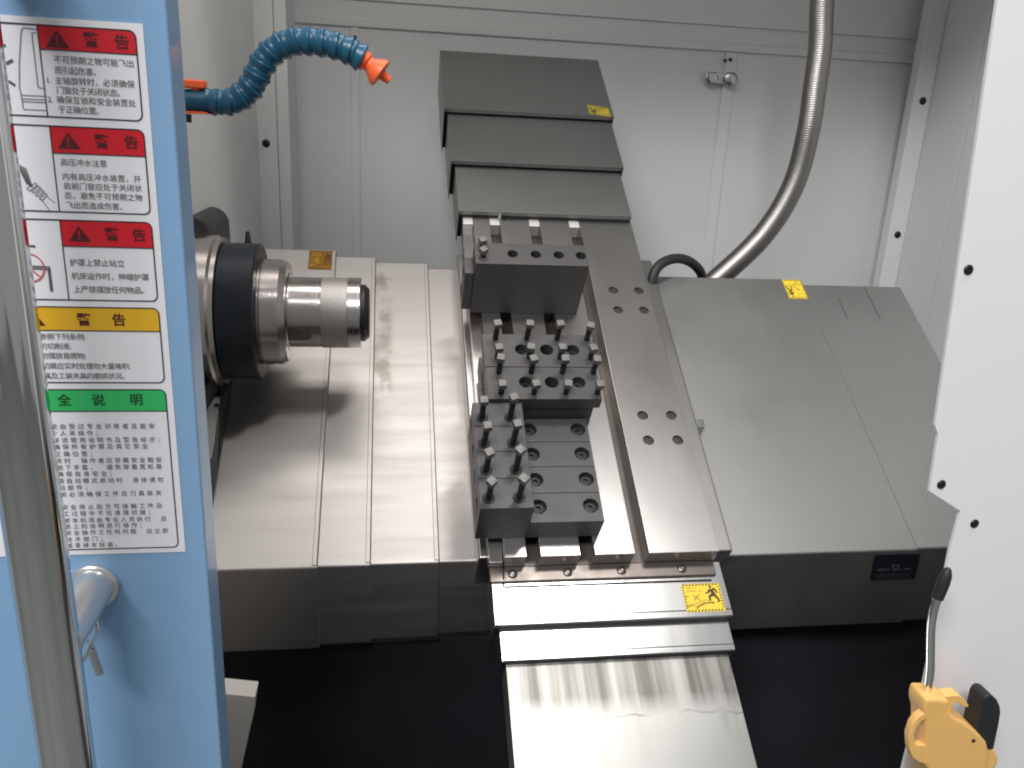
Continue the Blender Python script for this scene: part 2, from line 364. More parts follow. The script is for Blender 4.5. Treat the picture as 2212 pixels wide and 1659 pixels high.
# stickers ----------------------------------------------------------
def sticker(parent, P, w_, h_, mat='yellow', figure=True, rot180=False):
    """P(a,b,k): unit coordinates (b downward) and layer height k -> point in the parent's frame"""
    def poly(mb, pts, k):
        if rot180: pts = [(1-a, 1-b) for a, b in pts]
        mb.add([P(a, b, k) for a, b in pts], [tuple(range(len(pts)))])
    def bar(mb, p, q, t, k, t1=None):
        dx, dy = (q[0]-p[0])*w_, (q[1]-p[1])*h_; L = math.hypot(dx, dy); nx, ny = -dy/L, dx/L; t1 = t1 or t
        poly(mb, [(p[0]+nx*t/w_, p[1]+ny*t/h_), (q[0]+nx*t1/w_, q[1]+ny*t1/h_), (q[0]-nx*t1/w_, q[1]-ny*t1/h_), (p[0]-nx*t/w_, p[1]-ny*t/h_)], k)
    b = MB(); pl = [(x, y) for x, y in rrect(0, 1, 0, 1, .06)]
    top = [P(a, c, .0004) for a, c in pl]; bot = [P(a, c, .0001) for a, c in pl]; n = len(pl)
    b.add(top+bot, [tuple(range(n)), tuple(range(n, 2*n))[::-1]]+[(i, (i+1) % n, n+(i+1) % n, n+i) for i in range(n)])
    st = b.build('warning_sticker', mat, parent, smooth=0)
    bd = MB(); nx = 11; ny = 8
    for i in range(nx):
        for y0, y1 in ((.015, .075), (.925, .985)):
            x = .03+i*.94/nx; poly(bd, [(x+.02, y0), (min(.985, x+.065), y0), (x+.04, y1), (x-.002, y1)], .0007)
    for i in range(ny):
        for x0, x1 in ((.012, .055), (.945, .988)):
            y = .09+i*.82/ny; poly(bd, [(x0, y+.035), (x1, y), (x1, y+.045), (x0, y+.08)], .0007)
    bd.build('hazard_border', 'brown', st, smooth=0, recalc=False)
    if not figure: return st
    mn = MB(); k = .0007; s = .0011*w_/.056
    poly(mn, [(.74+.033*math.cos(t*.7), .135+.052*math.sin(t*.7)) for t in range(9)], k)
    poly(mn, [(.70, .215), (.77, .195), (.845, .36), (.80, .44), (.745, .40)], k)
    bar(mn, (.79, .20), (.865, .24), s*1.9, k, s*1.4); bar(mn, (.865, .24), (.895, .36), s*1.3, k, s*.9)
    bar(mn, (.70, .23), (.685, .32), s*1.5, k, s*1.2); bar(mn, (.685, .31), (.585, .365), s*1.2, k, s*.8)
    bar(mn, (.775, .41), (.68, .46), s*2, k, s*1.6); bar(mn, (.68, .45), (.665, .60), s*1.7, k, s*1.1)
    poly(mn, [(.61, .625), (.64, .59), (.69, .58), (.71, .625)], k)
    bar(mn, (.80, .41), (.90, .60), s*2, k, s*1.2); poly(mn, [(.83, .70), (.885, .585), (.93, .615), (.92, .66)], k)
    mn.build('running_figure', 'brown', st, smooth=0, recalc=False)
    ln = MB()
    for p, q in (((.29, .9), (.29, .83)), ((.29, .83), (.53, .70)), ((.53, .70), (.74, .68)), ((.74, .68), (.73, .75))): bar(ln, p, q, s*.7, k)
    ln.build('cover_outline', 'brown', st, smooth=0, recalc=False)
    oc = MB()
    bar(oc, (.25, .42), (.42, .60), s*.9, k); bar(oc, (.41, .39), (.25, .60), s*.9, k)
    bar(oc, (.03, .80), (.2, .745), s*1.3, k); bar(oc, (.04, .47), (.13, .44), s*.9, k)
    for p, q in (((.2, .74), (.5, .60)), ((.22, .79), (.52, .64)), ((.2, .74), (.27, .84)), ((.5, .60), (.62, .61))): bar(oc, p, q, s*.35, k)
    for y in (.15, .265):
        for i in range(9):
            if random.random() < .85: bar(oc, (.12+i*.044, y), (.15+i*.044, y), s*.8, k)
    oc.build('faded_print', 'ochre', st, smooth=0, recalc=False)
    return st
def slide_pt(u0, s1, du, ds, wtop):      # sticker lying in the slant plane, in slide coordinates
    return lambda a, b, k: (u0+du*a, s1-ds*b, wtop+k)
st = sticker(lc, lambda a, b, k: (-.1475+.0455*a, *yz(1.162-.050*b, -1.070+k)), .0455, .05, 'foil', True); st['label'] = 'shiny gold warning sticker at the top of the left way cover'
st = sticker(rcv, lambda a, b, k: (.7745+.0395*a, *yz(1.1140-.053*b, -1.070+k)), .0395, .053, 'yellow', True, True); st['label'] = 'small yellow warning sticker at the top of the right way cover'
# black nameplate on the vertical front of the right cover
yf = yz(.5197, -1.07)[0]
npl = MB().prism(rrect(.7435, .820, -.6470, -.6030, .002), 'y', yf-.0014, yf-.0002).build('nameplate', 'plate', rcv, smooth=0)
npl['label'] = 'black nameplate with faded print on the cover front'
q = MB()
for x in (.7775, .786): q.flat([(x+.003*math.cos(R(t)), -.6225+.003*math.sin(R(t))) for t in range(0, 360, 30)], 'y', yf-.0017)
for x0, x1 in ((.752, .773), (.778, .792), (.797, .809)): q.flat([(x0, -.6305), (x1, -.6305), (x1, -.6275), (x0, -.6275)], 'y', yf-.0017)
for i in range(3): q.flat([(.752, -.6375-i*.003), (.811, -.6375-i*.003), (.811, -.6368-i*.003), (.752, -.6368-i*.003)], 'y', yf-.0017)
q.build('faded_print', 'plateink', npl, smooth=0)

# ================================================================== SADDLE AND CROSS SLIDE
sd = thing('saddle', 'machined grey saddle carrying the cross slide, edges showing beside the table', 'saddle', (.3, .8, -1.09), True)
MB().box(.1245, .500, .512, 1.13, -1.20, -1.041).build('saddle_body', 'table', sd, bevel=.004, seg=3)
MB().box(.150, .452, .512, 1.62, -1.12, -1.0405).build('slideway', 'slot', sd)
MB().prism([(.4985, -1.050), (.5165, -1.050), (.5165, -1.064), (.4985, -1.110)], 'y', .742, .757).build('stop_lug', 'zinc', sd, bevel=.001)
tb = thing('cross_slide_table', 'bare ground steel cross slide table with three T-slots', 'slide table', (.30, .49, -1.0), True)
S0, S1 = .4925, 1.198
MB().box(.135, .4605, S0, S1, -1.0395, -1.0285).build('table_base', 'slot', tb, bevel=.001)
MB().box(.1352, .1546, S0, S1, -1.0285, -1.0150).build('edge_ledge', 'table', tb, bevel=.0015)
lands = [(.1550, .1855), (.2045, .2605), (.2805, .3375), (.3575, .4605)]
tapped = [(u, s) for u in (.394, .4410) for s in (.6817, .7290, .9567, 1.0044)]
for i, (a, b) in enumerate(lands):
    cut = None
    if i == 3:
        cut = MB()
        for u, s in tapped: cut.cyl((u, s, -1.008), (u, s, -.99), .0088, 28)
    MB().box(a, b, S0, S1, -1.0285, -1.0).build('table_land', 'table', tb, bevel=.0009, cut=cut)
for u, s in tapped: put('screw', ME_FLUSH, 'tabscrew', tb, (u, s, -1.0040), (0, 0, random.random()))
for a, b in ((.1357, .1543), (.1857, .2043), (.2607, .2803), (.3377, .3573)):
    MB().box(a, b, S1-.026, S1-.0005, -1.028, -1.002).build('slot_plug', 'alu', tb, bevel=.0015)
MB().box(.1365, .4590, .4702, .4922, -1.0390, -1.0275).build('end_bar', 'bar', tb, bevel=.0015)  # brown tone carries the shade in front of the table
for u in (.168, .245, .322, .41): put('screw', ME_BAR, 'bar', tb, (u, .481, -1.0275), (0, 0, 0), 1.1)
for u, s in ((.158, 1.187), (.214, 1.185)): put('pin', ME_DOME_S, 'screw', tb, (u, s, -1.0), (0, 0, 0), .9)
MB().cyl((.2055, 1.190, -1.0), (.2055, 1.190, -.984), .0035, 12).build('stop_pin', 'zinc', tb)

# telescopic covers of the slide: inverted U channels nested into each other
def usection(parent, u0, u1, s0, s1, w, depth, mat, t=.0018, lip=0.):
    poly = [(u0, w-depth), (u0, w), (u1, w), (u1, w-depth), (u1-t, w-depth), (u1-t, w-t), (u0+t, w-t), (u0+t, w-depth)]
    b = MB().prism(poly, 'y', s0, s1)
    o = b.build('cover_section', mat, parent, bevel=.0006, seg=2)
    return o
uc = thing('upper_slide_cover', 'shade-darkened telescopic slide cover climbing to the back wall', 'slide cover', (.29, 1.2, -1.0), True)
ups = [(.1262, .4588, 1.1890, 1.46, -.985, .075), (.1173, .4632, 1.319, 1.60, -.970, .093), (.1090, .4660, 1.471, 1.692, -.955, .105)]
for u0, u1, s0, s1, ww, dp in ups:
    o = usection(uc, u0, u1, s0, s1, ww, dp, 'upper', .002)
    MB().box(u0+.002, u1-.002, s0, s0+.0025, ww-.0085, ww-.0019).build('front_lip', 'upper', o, bevel=.0006)
    MB().box(u0+.0025, u0+.010, s0+.012, s0+.016, ww-dp+.002, ww-.0022).build('side_gap_shade', 'rubber', o)  # black fillers standing for the dark gap between section sides
    MB().box(u1-.010, u1-.0025, s0+.012, s0+.016, ww-dp+.002, ww-.0022).build('side_gap_shade', 'rubber', o)
MB().box(.1300, .4550, 1.1895, 1.193, -.999, -.9945).build('gap_shade_strip', 'rubber', uc)  # black strip put in as the dark gap under the cover edge
st = sticker(uc, lambda a, b, k: (.4130+.047*a, 1.512-.034*b-.010*a, -.955+k), .047, .034, 'olive', True, True); st['label'] = 'dull yellow warning sticker on the topmost cover section'
lo = thing('lower_slide_cover', 'bright stainless telescopic slide cover running down towards the operator', 'slide cover', (.1525, .20, -1.058), True)
o1 = usection(lo, .1390, .4694, .4118, .4918, -1.0395, .06, 'lower')
MB().box(.1390, .4694, .4213, .4918, -1.0393, -1.0325).build('top_sheet', 'lower', o1, bevel=.0006)
MB().box(.1390, .4694, .4118, .4205, -1.0393, -1.0325).build('front_lip', 'lower', o1, bevel=.0006)
MB().box(.1400, .4685, .4105, .4165, -1.0480, -1.0400).build('gap_shade_strip', 'rubber', o1)  # black strip drawn as the shaded gap below the lip
o2 = usection(lo, .1463, .4660, .3690, .46, -1.0495, .055, 'lower')
MB().box(.1463, .4660, .3775, .45, -1.0493, -1.0468).build('top_sheet', 'lower', o2, bevel=.0006)
MB().box(.1463, .4660, .3690, .3768, -1.0493, -1.0468).build('front_lip', 'lower', o2, bevel=.0006)
MB().box(.1475, .4650, .3678, .3735, -1.0578, -1.0500).build('gap_shade_strip', 'rubber', o2)  # same black strip for the gap shade of this section
q = MB()
for i in range(26):
    u = .156+i*.0042+random.uniform(0, .002); s_ = .4010+random.uniform(-.0008, .0008)
    if random.random() < .8: q.flat([(u, s_), (u+random.uniform(.001, .0035), s_+.0002), (u+.002, s_+random.uniform(.0005, .0011))], 'z', -1.0466)
q.build('scratch_marks', 'slot', o2, smooth=0)
usection(lo, .1525, .4595, .08, .43, -1.0588, .05, 'streak')
st = sticker(lo, slide_pt(.4045, .4595, .0560, .0415, -1.0325), .056, .0415, 'yellow', True); st['label'] = 'bright yellow warning sticker with running figure, lower slide cover'
wr = thing('black_seal_wire', 'thin black wire bent in an L on the lower slide cover', 'wire', (.156, .46, -1.031), True)
MB().tube(spline([(.1552, .505, -1.0125), (.1552, .4935, -1.0135), (.1553, .489, -1.024), (.1553, .478, -1.0262), (.1548, .4705, -1.0295), (.1545, .4685, -1.0305), (.1548, .4655, -1.0312), (.1575, .4642, -1.0312), (.17, .4642, -1.0312), (.25, .4641, -1.0312), (.35, .4641, -1.0312), (.451, .4640, -1.0312)], 6), .0011, 8).build('wire', 'rubber', wr)

# ================================================================== TOOL HOLDERS
def squarebolt(h, hd=.0114, r=.0043):
    """set screw standing up from z=0: shank and square head (two materials kept as part + sub-part)"""
    sh = MB().lathe([(-.01, r), (h-.011, r), (h-.0105, r*1.25), (h-.009, r*1.25)], 14).mesh(smooth=40)
    q = hd/2; hb = MB().box(-q, q, -q, q, -.009, 0).mesh(bevel=.0012, seg=2)
    return sh, hb
_sb = {}
def bolt(parent, u, s, w, h, rot):
    key = round(h, 4)
    if key not in _sb: _sb[key] = squarebolt(h)
    sh, hb = _sb[key]
    o = put('clamp_bolt', sh, 'bolt', parent, (u, s, w), (R(random.uniform(-1.2, 1.2)), R(random.uniform(-1.2, 1.2)), rot))
    if not hb.materials: hb.materials.append(M['bolthead'])
    c = bpy.data.objects.new('bolt_head', hb); COL.objects.link(c); c.parent = o; c.location = (0, 0, h); wn = c.modifiers.new('weighted_normals', 'WEIGHTED_NORMAL'); wn.keep_sharp = True
    return o
# A: tall boring bar holder at the back
bh = thing('boring_bar_holder', 'tall black tool block with four round holes in its top, nearest the upper cover', 'tool holder', (.227, .969, -1.0), True)
cut = MB()
for u in (.1960, .2340, .2715, .3085): cut.cyl((u, .9685, -.91), (u, .9685, -.87), .0087, 28)
MB().box(.135, .319, .9445, .9935, -.9995, -.887).build('holder_body', 'oxide', bh, bevel=.0012, cut=cut)
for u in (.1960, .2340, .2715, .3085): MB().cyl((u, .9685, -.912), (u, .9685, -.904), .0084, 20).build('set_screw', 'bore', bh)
cut = MB()
cut.cyl((.10, .966, -.935), (.132, .966, -.935), .0125, 24); cut.cyl((.10, .966, -.973), (.132, .966, -.973), .0125, 24)
MB().box(.1195, .1349, .948, .985, -.9965, -.912).build('sleeve_plate', 'oxide', bh, bevel=.002, cut=cut)
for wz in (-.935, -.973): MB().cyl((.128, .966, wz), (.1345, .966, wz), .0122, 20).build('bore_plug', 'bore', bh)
bolt(bh, .1475, .985, -.887, .016, .35); bolt(bh, .1475, .962, -.887, .016, .7)
# B: two wide holders with two rows of square-head screws
def wide_holder(s0, s1, label, heads):
    t = thing('square_bolt_holder', label, 'tool holder', (.22, (s0+s1)/2, -1.0), True, 'wide tool holders with eight square-head screws')
    g = .0003; sm = (s0+s1)/2
    cut = MB()
    for u in (.1955, .2335, .2735): cut.cyl((u, sm+.001, -.925 if u != .2335 else -.936), (u, sm+.001, -.90), .0103, 28)
    MB().box(.138, .3045, s0+g, s1-g, -.9320, -.910).build('clamp_plate', 'oxide', t, bevel=.0011, cut=cut)
    MB().box(.160, .2965, s0+.002, s1-.002, -.9640, -.9322).build('spine', 'oxide', t, bevel=.001)
    MB().box(.138, .2965, s0+g, s1-g, -.9995, -.9642).build('holder_base', 'oxide', t, bevel=.0011)
    for u in (.1955, .2735): put('screw', ME_CAP, 'bolt', t, (u, sm+.001, -.924), (0, 0, .3))
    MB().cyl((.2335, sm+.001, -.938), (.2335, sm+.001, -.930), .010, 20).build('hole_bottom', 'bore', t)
    for j, u in enumerate((.1575, .2050, .2515, .2980)):
        for row, (ds, h) in enumerate(heads): bolt(t, u, ds, -.910, h+random.uniform(-.001, .001), random.uniform(-.3, .3))
    return t
wide_holder(.7525, .8165, 'wide black holder with square-head screws, the one nearer the four-hole block', [(.8065, .0365), (.7690, .0270)])
wide_holder(.6925, .7520, 'wide black holder with square-head screws, the one nearer the stepped holders', [(.7415, .0350), (.7030, .0250)])
# C/D: four stepped turning-tool holders in a row
bounds = [.5205, .5662, .6090, .6512, .6920]
names = ['stepped black tool holder at the front end of the row, nearest the operator', 'stepped black tool holder, second from the front end of the row',
         'stepped black tool holder, third from the front end of the row', 'stepped black tool holder at the back of the row, against the wide holders']
for i in range(4):
    a, b = bounds[i], bounds[i+1]; g = .0003; mid = (a+b)/2
    t = thing('stepped_tool_holder', names[i], 'tool holder', (.2, mid, -1.0), True, 'stepped tool holders in a row')
    sb = (.5450, .5877, .6300, .6725)[i]
    cut = MB()
    for u in (.2013, .2738): cut.cyl((u, sb, -.9685), (u, sb, -.94), .0112, 28)
    MB().box(.1875, .2895, a+g, b-g, -.9995, -.957).build('base_flange', 'oxide', t, bevel=.0010, cut=cut)
    for u in (.2013, .2738): put('screw', ME_CAP, 'bolt', t, (u, sb, -.9675), (0, 0, random.random()), 1.1)
    cut = MB(); cut.cyl((.10, mid, -.949), (.150, mid, -.949), .0115, 28)
    MB().box(.116, .1873, a+g, b-g, -.9995, -.917).build('clamp_head', 'oxide', t, bevel=.0012, cut=cut)
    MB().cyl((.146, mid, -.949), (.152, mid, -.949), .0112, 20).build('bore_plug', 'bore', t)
    bs = (.5360, .5795, .6220, .6655)[i]
    bolt(t, .1282, bs, -.917, .0445+random.uniform(-.002, .002), (.75, .45, .15, .1)[i]); bolt(t, .1682, bs, -.917, .0495+random.uniform(-.002, .002), (.8, .7, .2, .3)[i])
    for u in (.1282, .1682): MB().lathe([(0, .0088), (.0006, .0085)], 20, Matrix.Translation((u, bs, -.917))).build('seat_shadow', 'bore', t)  # black disc painted as the shadow round each bolt foot

# ================================================================== SPINDLE
sp = thing('spindle', 'steel lathe spindle with black ring and polished collet nose', 'spindle', (-.29, 1.2451, -.283))
XM = Matrix.Translation((0, 1.2451, -.2825)) @ Matrix.Rotation(R(90), 4, 'Y')
def xl(name, prof, mat, n=64, cut=None, smooth=18): return MB().lathe(prof, n, XM).build(name, mat, sp, smooth=smooth, cut=cut)
xl('back_plate', [(-.295, .112), (-.2500, .112), (-.2480, .110), (-.2465, .1085), (-.2400, .1085), (-.2400, .09)], 'spin')
xl('black_ring', [(-.2398, .1000), (-.2385, .1015), (-.1905, .1015), (-.1884, .0990), (-.1884, .06)], 'blackring')
xl('thin_flange', [(-.1882, .0775), (-.1878, .0792), (-.1842, .0792), (-.1838, .078)], 'spin')
xl('collar', [(-.1836, .0775), (-.1830, .0790), (-.1580, .0790), (-.1490, .0735), (-.1486, .0600), (-.1470, .0575), (-.1462, .05)], 'spin')
sl = MB().prism([(-.152, -.3160), (-.120, -.3160), (-.1145, -.3120), (-.1120, -.3055), (-.1145, -.2990), (-.120, -.2955), (-.152, -.2955)], 'y', 1.17, 1.208)
xl('nose_body', [(-.1480, .050), (-.1470, .0530), (-.1000, .0530)], 'spin', 72, cut=sl)
MB().prism([(-.150, -.318), (-.110, -.318), (-.110, -.293), (-.150, -.293)], 'y', 1.2065, 1.2085).build('slot_floor', 'bar', sp)  # floor colour darkened to carry the slot's shade
xl('matte_band', [(-.0998, .0532), (-.0996, .0534), (-.0622, .0534), (-.0620, .0532)], 'spinmatte')
xl('polished_band', [(-.0618, .0536), (-.0614, .0540), (-.0436, .0540), (-.0426, .0530), (-.0426, .03)], 'spin')
xl('collet', [(-.0424, .0434), (-.0365, .0434), (-.0300, .0370), (-.0300, .0130), (-.043, .0125)], 'bolt')
for k in range(3):
    a = R(205+120*k); d = Vector((0, math.cos(a), math.sin(a)))
    c0 = Vector((-.036, 1.2451, -.2825))
    MB().cyl(c0+d*.0428, c0+d*.0441, .0016, 8).build('collet_mark', 'spin', sp)
hs = thing('headstock_housing', 'dark cast headstock housing behind the black spindle ring', 'headstock', (-.27, 1.33, -.30))
MB().prism(rrect(-.34, -.2615, -.44, -.147, .026, 6, (1, 0, 0, 0)), 'y', 1.262, 1.42).build('casting', 'dark', hs, bevel=.004)
MB().cyl((-.224, 1.36, -.212), (-.224, 1.36, -.178), .0075, 12, .003).build('nozzle_tip', 'dark', hs)
MB().cyl((-.275, 1.36, -.215), (-.220, 1.36, -.212), .008, 12).build('nozzle_arm', 'dark', hs)
MB().box(-.29, -.2555, 1.10, 1.30, -.405, -.372).build('spindle_foot', 'dark', hs, bevel=.004)
hb = thing('headstock_bracket', 'small cream bracket with a hole below the spindle', 'bracket', (-.26, 1.2, -.45))
cut = MB().cyl((-.2537, 1.19, -.4155), (-.2537, 1.21, -.4155), .0042, 14)
MB().prism([(-.289, -.4035), (-.2478, -.4035), (-.2595, -.470), (-.2655, -.500), (-.289, -.500)], 'y', 1.195, 1.203).build('bracket_plate', 'beige', hb, cut=cut, smooth=30)
MB().prism([(-.2470, -.400), (-.2440, -.400), (-.2545, -.520), (-.2575, -.520)], 'y', 1.19, 1.26).build('gap_shadow', 'dark', hb)  # dark strip drawn as the shadow in the gap beside the cover

# ================================================================== COOLANT HOSE
hy = 1.05
hz = thing('coolant_hose', 'blue segmented coolant hose arching to an orange nozzle above the spindle', 'coolant hose', (-.23, hy, .012))
pts = [(-.2308, .0127), (-.2169, .0134), (-.1967, .0113), (-.1813, .0139), (-.168, .024), (-.1586, .0345), (-.1515, .0498), (-.1433, .0626), (-.1327, .073), (-.1197, .0799), (-.1043, .0845), (-.0876, .0842), (-.0696, .0829), (-.0527, .079), (-.0398, .0735), (-.0320, .0695)]
hsp = spline([(x, hy+.006*math.sin(i*.4)*(1-i/15), z) for i, (x, z) in enumerate(pts)], 10)
hl = sum((b-a).length for a, b in zip(hsp, hsp[1:])); path = resample(hsp, hl/round(hl/.0158)-1e-6)
seg = MB().lathe([(-.005, .0105), (-.003, .0128), (.0005, .0146), (.0036, .0150), (.0062, .0140), (.0090, .0146), (.0122, .0164), (.0148, .0167), (.0160, .0158), (.0164, .0125)], 28).mesh(smooth=30)
for i in range(1, len(path)-1):
    tdir = (path[i+1]-path[i]).normalized()
    e = tdir.to_track_quat('Z', 'Y').to_euler()
    put('hose_segment', seg, 'hose', hz, path[i], e, 1.0 if i > 2 else .96)
MB().cyl((-.262, hy, .0115), (-.2105, hy, .0127), .0125, 24).build('valve_body', 'hose', hz, bevel=.001)
MB().box(-.236, -.2115, hy-.010, hy+.010, .0255, .0352).build('valve_handle', 'orange', hz, bevel=.0025, seg=3)
MB().cyl((-.222, hy, .020), (-.222, hy, .027), .006, 14).build('valve_stem', 'orange', hz)
MB().prism([(-.236, .0005), (-.214, .0005), (-.2065, -.0022), (-.236, -.0026)], 'y', hy-.009, hy+.009).build('valve_clip', 'orange', hz, bevel=.0008)
MB().cyl((-.236, hy, -.0125), (-.236, hy, -.003), .006, 12).build('valve_foot', 'rubber', hz)
nz0 = Vector((-.0325, hy, .0690)); nd = Vector((.78, -.05, -.56)).normalized()
NM = Matrix.Translation(nz0) @ nd.to_track_quat('Z', 'Y').to_matrix().to_4x4()
MB().lathe([(-.002, .0115), (.006, .0115), (.0085, .0085), (.012, .0090), (.022, .0165), (.0265, .0172), (.0275, .0150), (.0275, .0075), (.030, .0060), (.0395, .0045), (.0395, .0028), (.030, .0026)], 24, NM).build('nozzle', 'orange', hz, smooth=28)

# ================================================================== CONDUIT, CABLE LOOP, CLAMP
cd = thing('braided_conduit', 'thick braided steel conduit curving down in front of the back wall', 'conduit', (.67, 1.62, -.30))
cp = [(.835, 1.66, .42), (.8388, 1.65, .2635), (.8435, 1.64, .1828), (.8396, 1.63, .1059), (.835, 1.62, .0302), (.8261, 1.62, -.0584), (.805, 1.62, -.1245), (.7738, 1.62, -.1809), (.7401, 1.62, -.2232), (.698, 1.62, -.2659), (.655, 1.62, -.307), (.60, 1.62, -.36)]
cpath = resample(spline(cp, 14), .0011)
MB().tube(cpath, [.0228+.0002*math.sin(i*2*math.pi/4) for i in range(len(cpath))], 28).build('sleeve', 'braid', cd, smooth=60)
cl = thing('cable_loop', 'short black rubber cable looping from the saddle over the right way cover', 'cable', (.5, 1.48, -.28))
MB().tube(spline([(.4860, 1.468, -.320), (.4885, 1.469, -.290), (.4922, 1.475, -.256), (.5042, 1.485, -.2375), (.5277, 1.50, -.2275), (.5545, 1.515, -.2262), (.5847, 1.535, -.2350), (.613, 1.56, -.2525), (.6346, 1.59, -.2745), (.643, 1.61, -.315), (.643, 1.62, -.37)], 8), .0095, 16).build('cable', 'rubber', cl)
MB().cyl((.4855, 1.468, -.345), (.4872, 1.468, -.300), .0112, 16).build('cable_gland', 'rubber', cl)
wc = thing('pipe_clamp', 'small zinc pipe clamp screwed to the right rib of the back wall', 'clamp', (.8, 2.07, .14))
MB().box(.772, .853, WY-.0150, WY-.0104, .1285, .1525).build('strap', 'zinc', wc, bevel=.002)
MB().lathe([(0, .0155), (.008, .0155), (.011, .012)], 6, Matrix.Translation((.789, WY-.0150, .1405)) @ Matrix.Rotation(R(90), 4, 'X')).build('nut', 'zinc', wc, smooth=20)
MB().lathe([(0, .017), (.010, .016), (.014, .010)], 18, Matrix.Translation((.836, WY-.0150, .1405)) @ Matrix.Rotation(R(90), 4, 'X')).build('bolt_head', 'zinc', wc)
# cream bent bracket at the lower left of the opening
lb = thing('cream_corner_sheet', 'cream bent sheet corner low at the left, beside the door edge', 'sheet corner', (-.2, .85, -.75))
MB().prism([(-.27, -.640), (-.157, -.6612), (-.1622, -.6938), (-.27, -.672)], 'y', .846, .875).build('upper_fold', 'beige', lb, bevel=.001)
MB().prism([(-.27, -.6722), (-.1622, -.6942), (-.195, -.84), (-.27, -.84)], 'y', .846, .875).build('lower_fold', 'beige', lb)

# ================================================================== FRONT: DOOR
DY = .55
dr = thing('sliding_door', 'sky blue sliding door edge with safety notices and a long steel handle', 'door', (-.35, DY, -1.2))
MB().box(-.56, -.1305, DY, DY+.032, -1.2, .42).build('door_panel', 'blue', dr, bevel=.0022, seg=4)
MB().box(-.56, -.1345, DY+.0325, DY+.040, -1.2, .42).build('added_liner', 'white', dr, bevel=.002)  # unseen pale liner added to keep blue out of the spindle's reflections
# printed notice sheet
NX = -.1445; NT, NB = .0480, -.3020
sh = MB().prism([(-.268, NB), (NX, NB), (NX, NT), (-.268, NT)], 'y', DY-.0006, DY-.0002).build('warning_sheet', 'paper', dr, smooth=0)
sh['label'] = 'white sheet of safety notices with red, amber and green headings'
Y1, Y2, Y3 = DY-.0008, DY-.0010, DY-.0012
def frame(x0, x1, z0, z1, r=.0042, t=.0004):
    o = rrect(x0, x1, z0, z1, r, 5); i = rrect(x0+2*t, x1-2*t, z0+2*t, z1-2*t, r-2*t, 5); n = len(o)
    b = MB().add([(x, Y2, z) for x, z in o]+[(x, Y2, z) for x, z in i], [(k, (k+1) % n, n+(k+1) % n, n+k) for k in range(n)])
    return b
def seg2(b, p, q, t, y): 
    d = Vector((q[0]-p[0], q[1]-p[1])); n = Vector((-d.y, d.x)).normalized()*t
    b.flat([(p[0]+n.x, p[1]+n.y), (q[0]+n.x, q[1]+n.y), (q[0]-n.x, q[1]-n.y), (p[0]-n.x, p[1]-n.y)], 'y', y)
_g = {}
_cu = bpy.data.curves.new('t', 'FONT'); _cu.resolution_u = 2; _to = bpy.data.objects.new('t', _cu); COL.objects.link(_to)
def glyph(chr_, off=0.):
    key = (chr_, off)
    if key not in _g:
        _cu.body = chr_; _cu.offset = off
        dg = bpy.context.evaluated_depsgraph_get(); dg.update()
        me = _to.evaluated_get(dg).to_mesh()
        _g[key] = ([v.co.copy() for v in me.vertices], [tuple(p.vertices) for p in me.polygons])
    return _g[key]
_rv = glyph('国')[0]; _x = [v.x for v in _rv]; _y = [v.y for v in _rv]
GC = ((min(_x)+max(_x))/2, (min(_y)+max(_y))/2); GW = max(max(_x)-min(_x), max(_y)-min(_y))
def write(b, s, x, pitch, z, size, y, off=0.):
    for i, c in enumerate(s):
        if c == ' ': continue
        vs, fs = glyph(c, off); k = size/GW
        b.add([(x+i*pitch+(v.x-GC[0])*k, y, z+(v.y-GC[1])*k) for v in vs], fs)
def notice(z1, zh, z0, head, ink, xl, title, lines, size, tri=None, sym=None, extra=()):
    frame(-.262, -.1486, z0, z1).build('notice_frame', 'ink', sh, smooth=0)
    MB().flat(rrect(xl, -.1489, zh, z1-.0004, .0038, 5, (1, 0, 0, 0)), 'y', Y1).build('heading_band', head, sh, smooth=0)
    rule = MB(); seg2(rule, (xl, zh), (-.149, zh), .0003, Y2)
    if xl > -.21: seg2(rule, (xl, z0), (xl, z1), .0003, Y2)
    rule.build('rule', 'ink', sh, smooth=0)
    tt = MB()
    for c, x, z in title: write(tt, c, x, 0, z, .0076, Y2, .022)
    tt.build('heading_text', ink, sh, smooth=0)
    if tri:
        t = MB().flat([(tri[0]-.0066, tri[1]-.0046), (tri[0]+.0066, tri[1]-.0046), (tri[0], tri[1]+.0050)], 'y', Y2); t.build('warning_triangle', ink, sh, smooth=0)
        e = MB().flat([(tri[0]-.0006, tri[1]+.0022), (tri[0]+.0006, tri[1]+.0022), (tri[0]+.0003, tri[1]-.0018), (tri[0]-.0003, tri[1]-.0018)], 'y', Y3)
        e.flat([(tri[0]-.0005, tri[1]-.0033), (tri[0]+.0005, tri[1]-.0033), (tri[0]+.0005, tri[1]-.0024), (tri[0]-.0005, tri[1]-.0024)], 'y', Y3); e.build('exclamation_mark', head, sh, smooth=0)
    tx = MB()
    for s, x, p, z in lines: write(tx, s, x, p, z, size, Y2, .002)
    for s, x, z in extra: write(tx, s, x, .0022, z, size, Y2, .002)
    tx.build('notice_text', 'inkgrey', sh, smooth=0)
notice(.0442, .0307, -.0074, 'red', 'redink', -.2030, [('警', -.174, .0373), ('告', -.157, .0371)],
       [('不可预期之物可能飞出', -.1938, .0045, .0255), ('而引起伤害。', -.1940, .0043, .0195), ('主轴旋转时，必须确保', -.1946, .0045, .0138), ('门窗处于关闭状态。', -.1943, .0043, .0084), ('确保互锁和安全装置处', -.1947, .0045, .0030), ('于正确位置。', -.1945, .0043, -.0025)],
       .0040, (-.1929, .0366), extra=[('1.', -.1995, .0138), ('2.', -.1998, .0030)])
